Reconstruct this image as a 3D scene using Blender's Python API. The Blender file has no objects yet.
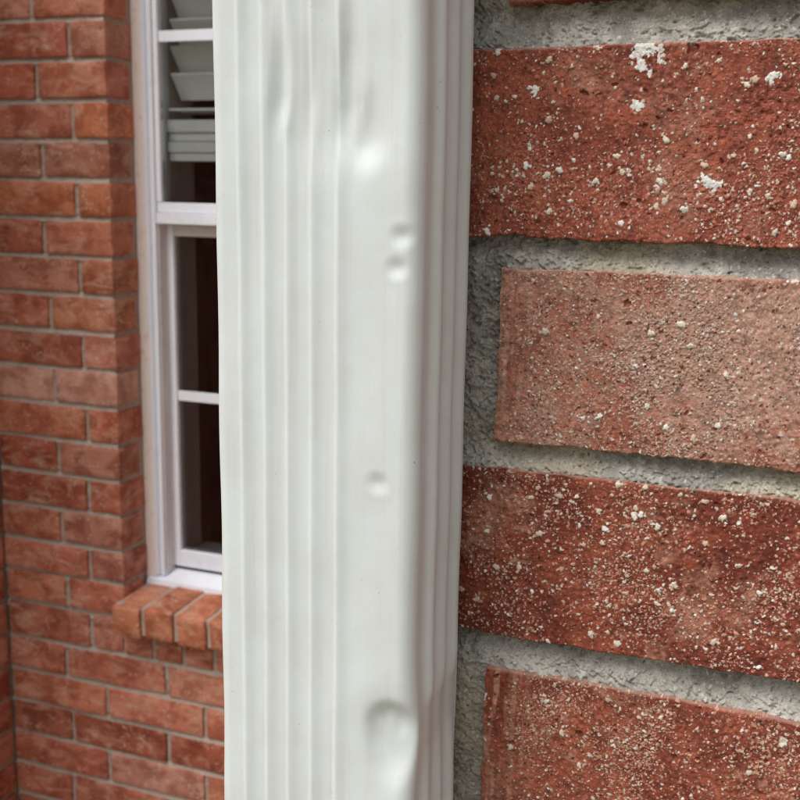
import bpy, math
import numpy as np
from mathutils import Matrix, Vector

sc = bpy.context.scene
C = sc.collection
H = 1.78                      # camera height above the ground

# ------------------------------------------------------------------ camera
cam_d = bpy.data.cameras.new('camera'); cam = bpy.data.objects.new('camera', cam_d); C.objects.link(cam)
cam_d.sensor_width = 36.0; cam_d.sensor_fit = 'HORIZONTAL'
cam_d.lens = 1147.2 / 800 * 36.0
cam_d.clip_start = 0.02; cam_d.clip_end = 400
cam.matrix_world = (Matrix.Translation((0, 0, H)) @ Matrix.Rotation(0.3779, 4, 'Z')
                    @ Matrix.Rotation(math.pi / 2 - 0.1945, 4, 'X') @ Matrix.Rotation(0.01467, 4, 'Z'))
cam_d.dof.use_dof = True; cam_d.dof.focus_distance = 0.42; cam_d.dof.aperture_fstop = 35
sc.camera = cam

# ------------------------------------------------------------------ sky, sun, exposure
SUN_EL, SUN_AZ = math.radians(60), math.radians(-34)      # azimuth from -Y towards -X
world = bpy.data.worlds.new('World'); sc.world = world; world.use_nodes = True
wn = world.node_tree; wn.nodes.clear()
sky = wn.nodes.new('ShaderNodeTexSky'); sky.sky_type = 'NISHITA'; sky.sun_disc = False
sky.sun_elevation = SUN_EL; sky.sun_rotation = math.pi + SUN_AZ * -1
sky.dust_density = 6.0; sky.air_density = 1.0; sky.ozone_density = 0.5
hs = wn.nodes.new('ShaderNodeHueSaturation'); hs.inputs['Saturation'].default_value = 0.36   # cloud-covered sky
bg = wn.nodes.new('ShaderNodeBackground'); bg.inputs['Strength'].default_value = 0.15
wo = wn.nodes.new('ShaderNodeOutputWorld')
wn.links.new(sky.outputs[0], hs.inputs['Color']); wn.links.new(hs.outputs[0], bg.inputs['Color'])
wn.links.new(bg.outputs[0], wo.inputs['Surface'])
sd = bpy.data.lights.new('sun', 'SUN'); sun = bpy.data.objects.new('sun', sd); C.objects.link(sun)
sd.energy = 1.25; sd.angle = math.radians(38); sd.color = (1.0, 0.985, 0.965)
sdir = Vector((math.sin(SUN_AZ) * math.cos(SUN_EL), -math.cos(SUN_AZ) * math.cos(SUN_EL), math.sin(SUN_EL)))
sun.rotation_euler = (-sdir).to_track_quat('-Z', 'Y').to_euler(); sun.location = sdir * 20
sc.view_settings.view_transform = 'Standard'; sc.view_settings.look = 'None'
sc.view_settings.gamma = 1.0; sc.view_settings.use_curve_mapping = False
sc.view_settings.exposure = 0.46
sc.render.engine = 'CYCLES'
sc.cycles.use_denoising = True; sc.cycles.denoiser = 'OPENIMAGEDENOISE'; sc.cycles.denoising_prefilter = 'NONE'; sc.cycles.filter_width = 1.15; sc.cycles.max_bounces = 8
sc.render.resolution_x = 1024; sc.render.resolution_y = 1024

# ------------------------------------------------------------------ helpers
def tag(o, label=None, cat=None, group=None, kind=None):
    if label: o['label'] = label
    if cat: o['category'] = cat
    if group: o['group'] = group
    if kind: o['kind'] = kind
    return o

def thing(name, loc, label, cat, group=None):
    o = bpy.data.objects.new(name, None); C.objects.link(o); o.location = loc; o.empty_display_size = 0.1
    return tag(o, label, cat, group, 'thing')

def wpos(o):
    p = Vector((0, 0, 0))
    while o: p += o.location; o = o.parent
    return p

def link(name, me, mat, parent=None, at=(0, 0, 0)):
    o = bpy.data.objects.new(name, me); C.objects.link(o)
    if mat is not None and not me.materials: me.materials.append(mat)
    at = Vector(at)
    if parent is not None:
        o.parent = parent; o.location = at - wpos(parent)
    else:
        o.location = at
    return o

def mesh_np(name, V, F, col=None, smooth=True, gain=0.72):
    """V (n,3) array, F (m,4) int array of quads."""
    me = bpy.data.meshes.new(name)
    n, m = len(V), len(F)
    me.vertices.add(n); me.vertices.foreach_set('co', np.ascontiguousarray(V, dtype=np.float32).ravel())
    me.loops.add(m * 4); me.loops.foreach_set('vertex_index', np.ascontiguousarray(F, dtype=np.int32).ravel())
    me.polygons.add(m)
    me.polygons.foreach_set('loop_start', np.arange(0, m * 4, 4, dtype=np.int32))
    me.polygons.foreach_set('loop_total', np.full(m, 4, dtype=np.int32))
    if smooth: me.polygons.foreach_set('use_smooth', np.ones(m, dtype=bool))
    me.update(calc_edges=True); me.validate()
    if col is not None:
        a = me.attributes.new('tint', 'FLOAT_COLOR', 'POINT')
        c4 = np.ones((n, 4), dtype=np.float32); c4[:, :3] = col * gain
        a.data.foreach_set('color', c4.ravel())
    return me

def grid_faces(nr, nc, off=0):
    i = np.arange(nr * nc).reshape(nr, nc) + off
    return np.stack([i[:-1, :-1], i[:-1, 1:], i[1:, 1:], i[1:, :-1]], -1).reshape(-1, 4)

class MB:
    def __init__(s): s.v = []; s.f = []
    def box(s, x0, x1, y0, y1, z0, z1):
        b = len(s.v)
        s.v += [(x0,y0,z0),(x1,y0,z0),(x1,y1,z0),(x0,y1,z0),(x0,y0,z1),(x1,y0,z1),(x1,y1,z1),(x0,y1,z1)]
        s.f += [tuple(b + k for k in q) for q in ((0,3,2,1),(4,5,6,7),(0,1,5,4),(1,2,6,5),(2,3,7,6),(3,0,4,7))]
        return s
    def prism_x(s, prof, x0, x1):        # profile (y,z) counter-clockwise seen from +x, extruded along x
        b = len(s.v); n = len(prof)
        s.v += [(x0, y, z) for y, z in prof] + [(x1, y, z) for y, z in prof]
        s.f += [(b + k, b + (k + 1) % n, b + n + (k + 1) % n, b + n + k)[::-1] for k in range(n)]
        s.f += [tuple(b + k for k in range(n))[::-1], tuple(b + n + k for k in range(n))]
        return s
    def prism_z(s, prof, z0, z1):        # profile (x,y), extruded up
        b = len(s.v); n = len(prof)
        s.v += [(x, y, z0) for x, y in prof] + [(x, y, z1) for x, y in prof]
        s.f += [(b + k, b + (k + 1) % n, b + n + (k + 1) % n, b + n + k) for k in range(n)]
        s.f += [tuple(b + k for k in range(n))[::-1], tuple(b + n + k for k in range(n))]
        return s
    def build(s, name, mat, parent=None, bevel=0.0, at=None):
        me = bpy.data.meshes.new(name)
        org = wpos(parent) if parent is not None else Vector((0, 0, 0))
        if at is not None: org = Vector(at)
        me.from_pydata([tuple(Vector(v) - org) for v in s.v], [], s.f)
        import bmesh
        bm = bmesh.new(); bm.from_mesh(me); bmesh.ops.recalc_face_normals(bm, faces=bm.faces[:])
        if bevel:
            bmesh.ops.bevel(bm, geom=bm.edges[:], offset=bevel, segments=2, affect='EDGES', profile=0.6)
        bm.to_mesh(me); bm.free(); me.update()
        return link(name, me, mat, parent, org)

def fnoise(rng, shape, sx, sz=None, power=None):
    """smooth unit-variance noise, correlation length sx / sz in cells (gaussian filtered by FFT)."""
    sz = sx if sz is None else sz
    w = rng.standard_normal(shape)
    fy = np.fft.fftfreq(shape[0])[:, None]; fx = np.fft.rfftfreq(shape[1])[None, :]
    g = np.exp(-2 * (np.pi ** 2) * ((fx * sx) ** 2 + (fy * sz) ** 2))
    o = np.fft.irfft2(np.fft.rfft2(w) * g, s=shape)
    return o / (o.std() + 1e-9)

def noise1(rng, n, s):
    w = rng.standard_normal(n + 2 * int(4 * s) + 2)
    k = np.exp(-0.5 * (np.arange(-int(3 * s) - 1, int(3 * s) + 2) / s) ** 2)
    o = np.convolve(w, k / k.sum(), 'same')[int(4 * s) + 1:][:n]
    return o / (o.std() + 1e-9)

# ------------------------------------------------------------------ materials
def newmat(name):
    m = bpy.data.materials.new(name); m.use_nodes = True
    nt = m.node_tree; b = nt.nodes['Principled BSDF']
    return m, nt, b
def N(nt, t, **kw):
    n = nt.nodes.new(t)
    for k, v in kw.items():
        if k in n.inputs: n.inputs[k].default_value = v
        else: setattr(n, k, v)
    return n

def mat_tinted(name, rough, bump_scale, bump_dist, spec=0.3):
    """colour carried by the mesh (grain by grain) + fine grit relief"""
    m, nt, b = newmat(name)
    at = N(nt, 'ShaderNodeAttribute', attribute_name='tint')
    tc = N(nt, 'ShaderNodeTexCoord')
    n1 = N(nt, 'ShaderNodeTexNoise', Scale=bump_scale, Detail=4.0, Roughness=0.7)
    nt.links.new(tc.outputs['Object'], n1.inputs['Vector'])
    mr = N(nt, 'ShaderNodeMapRange'); mr.inputs[1].default_value = 0.3; mr.inputs[2].default_value = 0.7
    mr.inputs[3].default_value = 0.72; mr.inputs[4].default_value = 1.28
    nt.links.new(n1.outputs['Fac'], mr.inputs[0])
    mx = N(nt, 'ShaderNodeMix', data_type='RGBA', blend_type='MULTIPLY'); mx.inputs[0].default_value = 1.0
    nt.links.new(at.outputs['Color'], mx.inputs[6]); nt.links.new(mr.outputs[0], mx.inputs[7])
    nt.links.new(mx.outputs[2], b.inputs['Base Color'])
    bp = N(nt, 'ShaderNodeBump', Strength=0.8, Distance=bump_dist)
    nt.links.new(n1.outputs['Fac'], bp.inputs['Height']); nt.links.new(bp.outputs[0], b.inputs['Normal'])
    b.inputs['Roughness'].default_value = rough; b.inputs['Specular IOR Level'].default_value = spec
    return m

M_brick_near = mat_tinted('brick_face', 0.75, 1600.0, 0.00018, 0.35)
M_mortar_near = mat_tinted('mortar_sand', 0.9, 1500.0, 0.0002, 0.2)

def mat_far_brick():
    m, nt, b = newmat('brick')
    tc = N(nt, 'ShaderNodeTexCoord'); oi = N(nt, 'ShaderNodeObjectInfo')
    add = N(nt, 'ShaderNodeVectorMath', operation='ADD')
    sc3 = N(nt, 'ShaderNodeVectorMath', operation='SCALE'); sc3.inputs['Scale'].default_value = 37.0
    comb = N(nt, 'ShaderNodeCombineXYZ')
    for k in range(3): nt.links.new(oi.outputs['Random'], comb.inputs[k])
    nt.links.new(comb.outputs[0], sc3.inputs[0])
    nt.links.new(tc.outputs['Object'], add.inputs[0]); nt.links.new(sc3.outputs[0], add.inputs[1])
    def noise(scale, det=4, rough=0.6, dist=0.0, vec=None):
        n = N(nt, 'ShaderNodeTexNoise', Scale=scale, Detail=det, Roughness=rough, Distortion=dist)
        nt.links.new(vec or add.outputs[0], n.inputs['Vector']); return n.outputs['Fac']
    def ramp(x, a, bb, lo=0.0, hi=1.0):
        r = N(nt, 'ShaderNodeMapRange'); r.inputs[1].default_value = a; r.inputs[2].default_value = bb
        r.inputs[3].default_value = lo; r.inputs[4].default_value = hi
        nt.links.new(x, r.inputs[0]); return r.outputs[0]
    def mix(f, a, bb, bl='MIX'):
        x = N(nt, 'ShaderNodeMix', data_type='RGBA', blend_type=bl)
        for s, v in ((0, f), (6, a), (7, bb)):
            if hasattr(v, 'is_output'): nt.links.new(v, x.inputs[s])
            else: x.inputs[s].default_value = v
        return x.outputs[2]
    base = oi.outputs['Color']
    dark = mix(1.0, base, (0.64, 0.52, 0.47, 1), 'MULTIPLY')
    c = mix(ramp(noise(17, 5, 0.6, 0.6), 0.42, 0.58, 0, 1.0), base, dark)
    # burnt orange clouds
    c = mix(ramp(noise(11, 3, 0.5, 1.0), 0.54, 0.72, 0, 0.4), c, (0.44, 0.14, 0.055, 1))
    # dusty pale smears, dragged along the face by the wire cut
    st = N(nt, 'ShaderNodeMapping'); st.inputs['Scale'].default_value = (1.0, 1.0, 2.3)
    nt.links.new(add.outputs[0], st.inputs['Vector'])
    c = mix(ramp(noise(14, 6, 0.72, 0.8, st.outputs[0]), 0.49, 0.70, 0, 0.85), c, (0.56, 0.34, 0.24, 1))
    # sand grains
    v = N(nt, 'ShaderNodeTexVoronoi', Scale=150.0); nt.links.new(add.outputs[0], v.inputs['Vector'])
    g = ramp(v.outputs['Distance'], 0.36, 0.22)
    pick = ramp(noise(40, 2), 0.52, 0.66, 0, 0.7)
    mul = N(nt, 'ShaderNodeMath', operation='MULTIPLY'); nt.links.new(g, mul.inputs[0]); nt.links.new(pick, mul.inputs[1])
    c = mix(mul.outputs[0], c, (0.70, 0.56, 0.44, 1))
    fine = noise(420, 3, 0.7)
    c = mix(1.0, c, ramp(fine, 0.3, 0.7, 0.78, 1.22), 'MULTIPLY')
    nt.links.new(c, b.inputs['Base Color'])
    bp = N(nt, 'ShaderNodeBump', Strength=0.9, Distance=0.0012)
    sm = N(nt, 'ShaderNodeMath', operation='ADD'); nt.links.new(noise(190, 5, 0.75), sm.inputs[0]); nt.links.new(mul.outputs[0], sm.inputs[1])
    nt.links.new(sm.outputs[0], bp.inputs['Height']); nt.links.new(bp.outputs[0], b.inputs['Normal'])
    b.inputs['Roughness'].default_value = 0.85; b.inputs['Specular IOR Level'].default_value = 0.25
    return m
M_brick = mat_far_brick()

def mat_simple(name, col, rough=0.5, spec=0.4, nscale=0, namt=0.0, bump=0.0, bscale=200, col2=None, n2=(0.55, 0.7)):
    m, nt, b = newmat(name)
    b.inputs['Roughness'].default_value = rough; b.inputs['Specular IOR Level'].default_value = spec
    tc = N(nt, 'ShaderNodeTexCoord')
    n = N(nt, 'ShaderNodeTexNoise', Scale=nscale or 30.0, Detail=5.0, Roughness=0.65)
    nt.links.new(tc.outputs['Object'], n.inputs['Vector'])
    mr = N(nt, 'ShaderNodeMapRange')
    mr.inputs[1].default_value, mr.inputs[2].default_value = n2
    nt.links.new(n.outputs['Fac'], mr.inputs[0])
    mx = N(nt, 'ShaderNodeMix', data_type='RGBA'); mx.inputs[6].default_value = (*col, 1)
    mx.inputs[7].default_value = (*(col2 or [c * (1 - namt) for c in col]), 1)
    nt.links.new(mr.outputs[0], mx.inputs[0]); nt.links.new(mx.outputs[2], b.inputs['Base Color'])
    if bump:
        nb = N(nt, 'ShaderNodeTexNoise', Scale=bscale, Detail=4.0)
        nt.links.new(tc.outputs['Object'], nb.inputs['Vector'])
        bp = N(nt, 'ShaderNodeBump', Strength=1.0, Distance=bump)
        nt.links.new(nb.outputs['Fac'], bp.inputs['Height']); nt.links.new(bp.outputs[0], b.inputs['Normal'])
    return m

M_mortar = mat_simple('mortar', (0.40, 0.335, 0.28), 0.95, 0.1, 60, 0.35, 0.001, 600)
M_vinyl = mat_simple('white_vinyl', (0.80, 0.84, 0.90), 0.42, 0.4, 25, 0.08)
M_vinyl_shade = mat_simple('vinyl_shade', (0.62, 0.61, 0.60), 0.5, 0.35, 40, 0.2)  # frame vinyl with the shade of its recessed parts put into the colour
M_caulk = mat_simple('caulk', (0.88, 0.81, 0.75), 0.6, 0.3, 45, 0.0, 0.0008, 120, col2=(0.74, 0.64, 0.56))
M_black = mat_simple('near_black', (0.03, 0.03, 0.03), 0.7, 0.2)  # black for the dark sash gap and the curtain rod
M_slat = mat_simple('blind_slat', (0.90, 0.92, 0.90), 0.45, 0.4, 30, 0.05)
M_room = mat_simple('room_paint', (0.50, 0.47, 0.43), 0.9, 0.1, 8, 0.1)
M_stool = mat_simple('stool_paint', (0.62, 0.63, 0.66), 0.5, 0.4, 20, 0.15)
M_curtain = mat_simple('curtain_cloth', (0.20, 0.038, 0.034), 0.9, 0.1, 40, 0.4, 0.0006, 900)
M_ground = mat_simple('bounce_ground', (0.22, 0.20, 0.13), 0.95, 0.1, 6, 0.0, 0.01, 90, col2=(0.28, 0.24, 0.17))  # unseen ground, tone lightened to bounce light upward

def mat_glass():
    m = bpy.data.materials.new('window_glass'); m.use_nodes = True; nt = m.node_tree; nt.nodes.clear()
    o = N(nt, 'ShaderNodeOutputMaterial'); t = N(nt, 'ShaderNodeBsdfTransparent', Color=(0.96, 0.97, 0.965, 1))
    g = N(nt, 'ShaderNodeBsdfGlossy', Roughness=0.01); f = N(nt, 'ShaderNodeFresnel', IOR=1.5)
    mx = N(nt, 'ShaderNodeMixShader')
    nt.links.new(f.outputs[0], mx.inputs[0]); nt.links.new(t.outputs[0], mx.inputs[1]); nt.links.new(g.outputs[0], mx.inputs[2])
    nt.links.new(mx.outputs[0], o.inputs['Surface']); return m
M_glass = mat_glass()

def mat_spout():
    m, nt, b = newmat('painted_metal')
    tc = N(nt, 'ShaderNodeTexCoord')
    n = N(nt, 'ShaderNodeTexNoise', Scale=55.0, Detail=6.0, Roughness=0.7); nt.links.new(tc.outputs['Object'], n.inputs['Vector'])
    mr = N(nt, 'ShaderNodeMapRange'); mr.inputs[1].default_value = 0.35; mr.inputs[2].default_value = 0.75
    nt.links.new(n.outputs['Fac'], mr.inputs[0])
    mx = N(nt, 'ShaderNodeMix', data_type='RGBA'); mx.inputs[6].default_value = (0.555, 0.592, 0.592, 1); mx.inputs[7].default_value = (0.505, 0.53, 0.522, 1)
    nt.links.new(mr.outputs[0], mx.inputs[0])
    mp = N(nt, 'ShaderNodeMapping'); mp.inputs['Scale'].default_value = (420.0, 420.0, 9.0); nt.links.new(tc.outputs['Object'], mp.inputs['Vector'])
    ns = N(nt, 'ShaderNodeTexNoise', Scale=1.0, Detail=4.0, Roughness=0.6); nt.links.new(mp.outputs[0], ns.inputs['Vector'])
    rs = N(nt, 'ShaderNodeMapRange'); rs.inputs[1].default_value = 0.52; rs.inputs[2].default_value = 0.78; rs.inputs[4].default_value = 0.55; nt.links.new(ns.outputs['Fac'], rs.inputs[0])
    ms = N(nt, 'ShaderNodeMix', data_type='RGBA'); ms.inputs[7].default_value = (0.47, 0.475, 0.45, 1)
    nt.links.new(rs.outputs[0], ms.inputs[0]); nt.links.new(mx.outputs[2], ms.inputs[6]); mx = ms
    # specks of dirt
    v = N(nt, 'ShaderNodeTexVoronoi', Scale=120.0); nt.links.new(tc.outputs['Object'], v.inputs['Vector'])
    s1 = N(nt, 'ShaderNodeMapRange'); s1.inputs[1].default_value = 0.055; s1.inputs[2].default_value = 0.02; nt.links.new(v.outputs['Distance'], s1.inputs[0])
    n2 = N(nt, 'ShaderNodeTexNoise', Scale=60.0, Detail=1.0); nt.links.new(tc.outputs['Object'], n2.inputs['Vector'])
    s2 = N(nt, 'ShaderNodeMapRange'); s2.inputs[1].default_value = 0.5; s2.inputs[2].default_value = 0.65; nt.links.new(n2.outputs['Fac'], s2.inputs[0])
    mu = N(nt, 'ShaderNodeMath', operation='MULTIPLY'); nt.links.new(s1.outputs[0], mu.inputs[0]); nt.links.new(s2.outputs[0], mu.inputs[1])
    m2 = N(nt, 'ShaderNodeMix', data_type='RGBA'); m2.inputs[7].default_value = (0.25, 0.22, 0.18, 1)
    nt.links.new(mu.outputs[0], m2.inputs[0]); nt.links.new(mx.outputs[2], m2.inputs[6])
    v3 = N(nt, 'ShaderNodeTexVoronoi', Scale=330.0); nt.links.new(tc.outputs['Object'], v3.inputs['Vector'])
    s3 = N(nt, 'ShaderNodeMapRange'); s3.inputs[1].default_value = 0.16; s3.inputs[2].default_value = 0.06; s3.inputs[4].default_value = 0.30; nt.links.new(v3.outputs['Distance'], s3.inputs[0])
    n4 = N(nt, 'ShaderNodeTexNoise', Scale=130.0, Detail=3.0); nt.links.new(tc.outputs['Object'], n4.inputs['Vector'])
    s4 = N(nt, 'ShaderNodeMapRange'); s4.inputs[1].default_value = 0.50; s4.inputs[2].default_value = 0.68; nt.links.new(n4.outputs['Fac'], s4.inputs[0])
    mu3 = N(nt, 'ShaderNodeMath', operation='MULTIPLY'); nt.links.new(s3.outputs[0], mu3.inputs[0]); nt.links.new(s4.outputs[0], mu3.inputs[1])
    m3 = N(nt, 'ShaderNodeMix', data_type='RGBA'); m3.inputs[7].default_value = (0.36, 0.33, 0.29, 1)
    nt.links.new(mu3.outputs[0], m3.inputs[0]); nt.links.new(m2.outputs[2], m3.inputs[6]); m2 = m3
    nt.links.new(m2.outputs[2], b.inputs['Base Color'])
    nb = N(nt, 'ShaderNodeTexNoise', Scale=900.0, Detail=2.0); nt.links.new(tc.outputs['Object'], nb.inputs['Vector'])
    bp = N(nt, 'ShaderNodeBump', Strength=0.35, Distance=0.00006)
    nt.links.new(nb.outputs['Fac'], bp.inputs['Height']); nt.links.new(bp.outputs[0], b.inputs['Normal'])
    b.inputs['Roughness'].default_value = 0.42; b.inputs['Specular IOR Level'].default_value = 0.4
    return m
M_spout = mat_spout()

# ------------------------------------------------------------------ ground
gm = bpy.data.meshes.new('ground')
gm.from_pydata([(-150, -150, 0), (150, -150, 0), (150, 150, 0), (-150, 150, 0)], [], [(0, 1, 2, 3)])
tag(link('ground', gm, M_ground), kind='structure')

# ------------------------------------------------------------------ brick pieces
def brick_mesh(w, d, h, seed, seg=0.012, r=0.0035, amp=0.0009):
    """brick centred on the origin, w along x, d along y, h along z: rounded, slightly warped, chipped edges"""
    rng = np.random.default_rng(seed)
    half = np.array([w, d, h]) / 2
    def line(L, n):
        t = np.linspace(-L + r, L - r, max(n, 2)); return np.concatenate([[-L], t, [L]])
    ax = [line(half[k], int(2 * half[k] / seg) + 1) for k in range(3)]
    V = []; F = []; off = 0
    for a in range(3):
        u, v = [(1, 2), (2, 0), (0, 1)][a]
        for s in (-1, 1):
            U, W = np.meshgrid(ax[u], ax[v], indexing='ij')
            P = np.zeros(U.shape + (3,)); P[..., u] = U; P[..., v] = W; P[..., a] = s * half[a]
            f = grid_faces(*U.shape, off)
            F.append(f if s > 0 else f[:, ::-1]); V.append(P.reshape(-1, 3)); off += U.size
    V = np.concatenate(V); F = np.concatenate(F)
    inner = np.clip(V, -half + r, half - r); dv = V - inner
    dv /= np.maximum(np.linalg.norm(dv, axis=1, keepdims=True), 1e-9)
    V = inner + dv * r
    D = np.zeros_like(V)
    for k in range(10):
        q = rng.normal(0, 1, 3) * (18 + 14 * k); ph = rng.uniform(0, 6.28); dr = rng.normal(0, 1, 3)
        D += np.sin(V @ q + ph)[:, None] * dr * amp / (1.2 + 0.35 * k)
    return mesh_np('brick', V + D, F[:, ::1])

BASE_COLS = [(0.47, 0.165, 0.105), (0.42, 0.14, 0.085), (0.49, 0.205, 0.14), (0.40, 0.125, 0.078), (0.50, 0.18, 0.105), (0.46, 0.185, 0.135)]
crng = np.random.default_rng(5)
def put_brick(parent, x0, x1, y0, y1, z0, z1, seed, col=None, name='brick', tilt=0.0, **kw):
    me = brick_mesh(x1 - x0, y1 - y0, z1 - z0, seed, **kw)
    o = link(name, me, M_brick, parent, ((x0 + x1) / 2, (y0 + y1) / 2, (z0 + z1) / 2))
    if tilt: o.rotation_euler = (0, tilt, 0)
    c = col or BASE_COLS[int(crng.integers(len(BASE_COLS)))]
    k = crng.uniform(0.82, 1.15); o.color = (c[0] * k, c[1] * k, c[2] * k, 1)
    return o

def joint_depth(t):
    """struck joint: deep under the upper brick (t=0), sloping out to the top edge of the lower brick (t=1)"""
    t = np.clip(t, 0, 1)
    return np.where(t < 0.22, 1.0, 1.0 - 0.76 * ((t - 0.22) / 0.78) ** 1.15)

# ================================================================== NEAR WALL
near = thing('brick_wall', (0.6, 0.47, 0), 'near red brick wall with grit-covered bricks filling the right side, behind the downspout', 'wall')
YN = 0.4204; XC = -0.212
# course joints of the near wall (z relative to the camera)
jz = [0.0545, -0.0285, -0.1070, -0.1890]

def hexl(*c):      # sRGB 0-255 -> linear
    c = np.array(c) / 255.0
    return np.where(c <= 0.04045, c / 12.92, ((c + 0.055) / 1.055) ** 2.4)

def stamp(Hh, Cc, Ms, X0, Z0, res, cx, cz, R, ht, col, rng, asp=1.0, rough=0.35, soft=False):
    """press one grain into the height / colour fields"""
    nr, nc = Hh.shape
    k = int(R * 1.6 / res) + 2
    i = int((cz - Z0) / res); j = int((cx - X0) / res)
    a0, a1, b0, b1 = max(i - k, 0), min(i + k + 1, nr), max(j - k, 0), min(j + k + 1, nc)
    if a1 <= a0 or b1 <= b0: return
    zz = (np.arange(a0, a1)[:, None] * res + Z0 - cz); xx = (np.arange(b0, b1)[None, :] * res + X0 - cx)
    th = rng.uniform(0, np.pi); ct, st_ = np.cos(th), np.sin(th)
    u = (ct * xx + st_ * zz) * asp; v = (-st_ * xx + ct * zz) / asp
    ang = np.arctan2(v, u)
    p = rng.uniform(0, 6.28, 3)
    Rm = R * (1 + rough * (0.5 * np.sin(2 * ang + p[0]) + 0.35 * np.sin(3 * ang + p[1]) + 0.3 * np.sin(5 * ang + p[2])))
    q = np.sqrt(u * u + v * v) / Rm
    dome = np.clip(1 - q ** (2 if soft else 4), 0, 1) ** (1.0 if soft else 0.55)
    tl = rng.normal(0, 0.25, 2)
    h = ht * dome * (1 + tl[0] * xx / R + tl[1] * zz / R)
    m = np.clip((1.04 - q) / 0.14, 0, 1)
    S = (slice(a0, a1), slice(b0, b1))
    if ht < 0: Hh[S] += h
    else: Hh[S] = np.maximum(Hh[S], Hh[S] * 0.35 + h) if True else Hh[S]
    if col is not None: Cc[S] = Cc[S] * (1 - m[..., None]) + np.asarray(col) * m[..., None]
    Ms[S] = np.maximum(Ms[S], m)

PAL = [hexl(240, 232, 220), hexl(232, 214, 196), hexl(220, 186, 166), hexl(246, 243, 238), hexl(216, 202, 186), hexl(238, 222, 204)]

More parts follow.
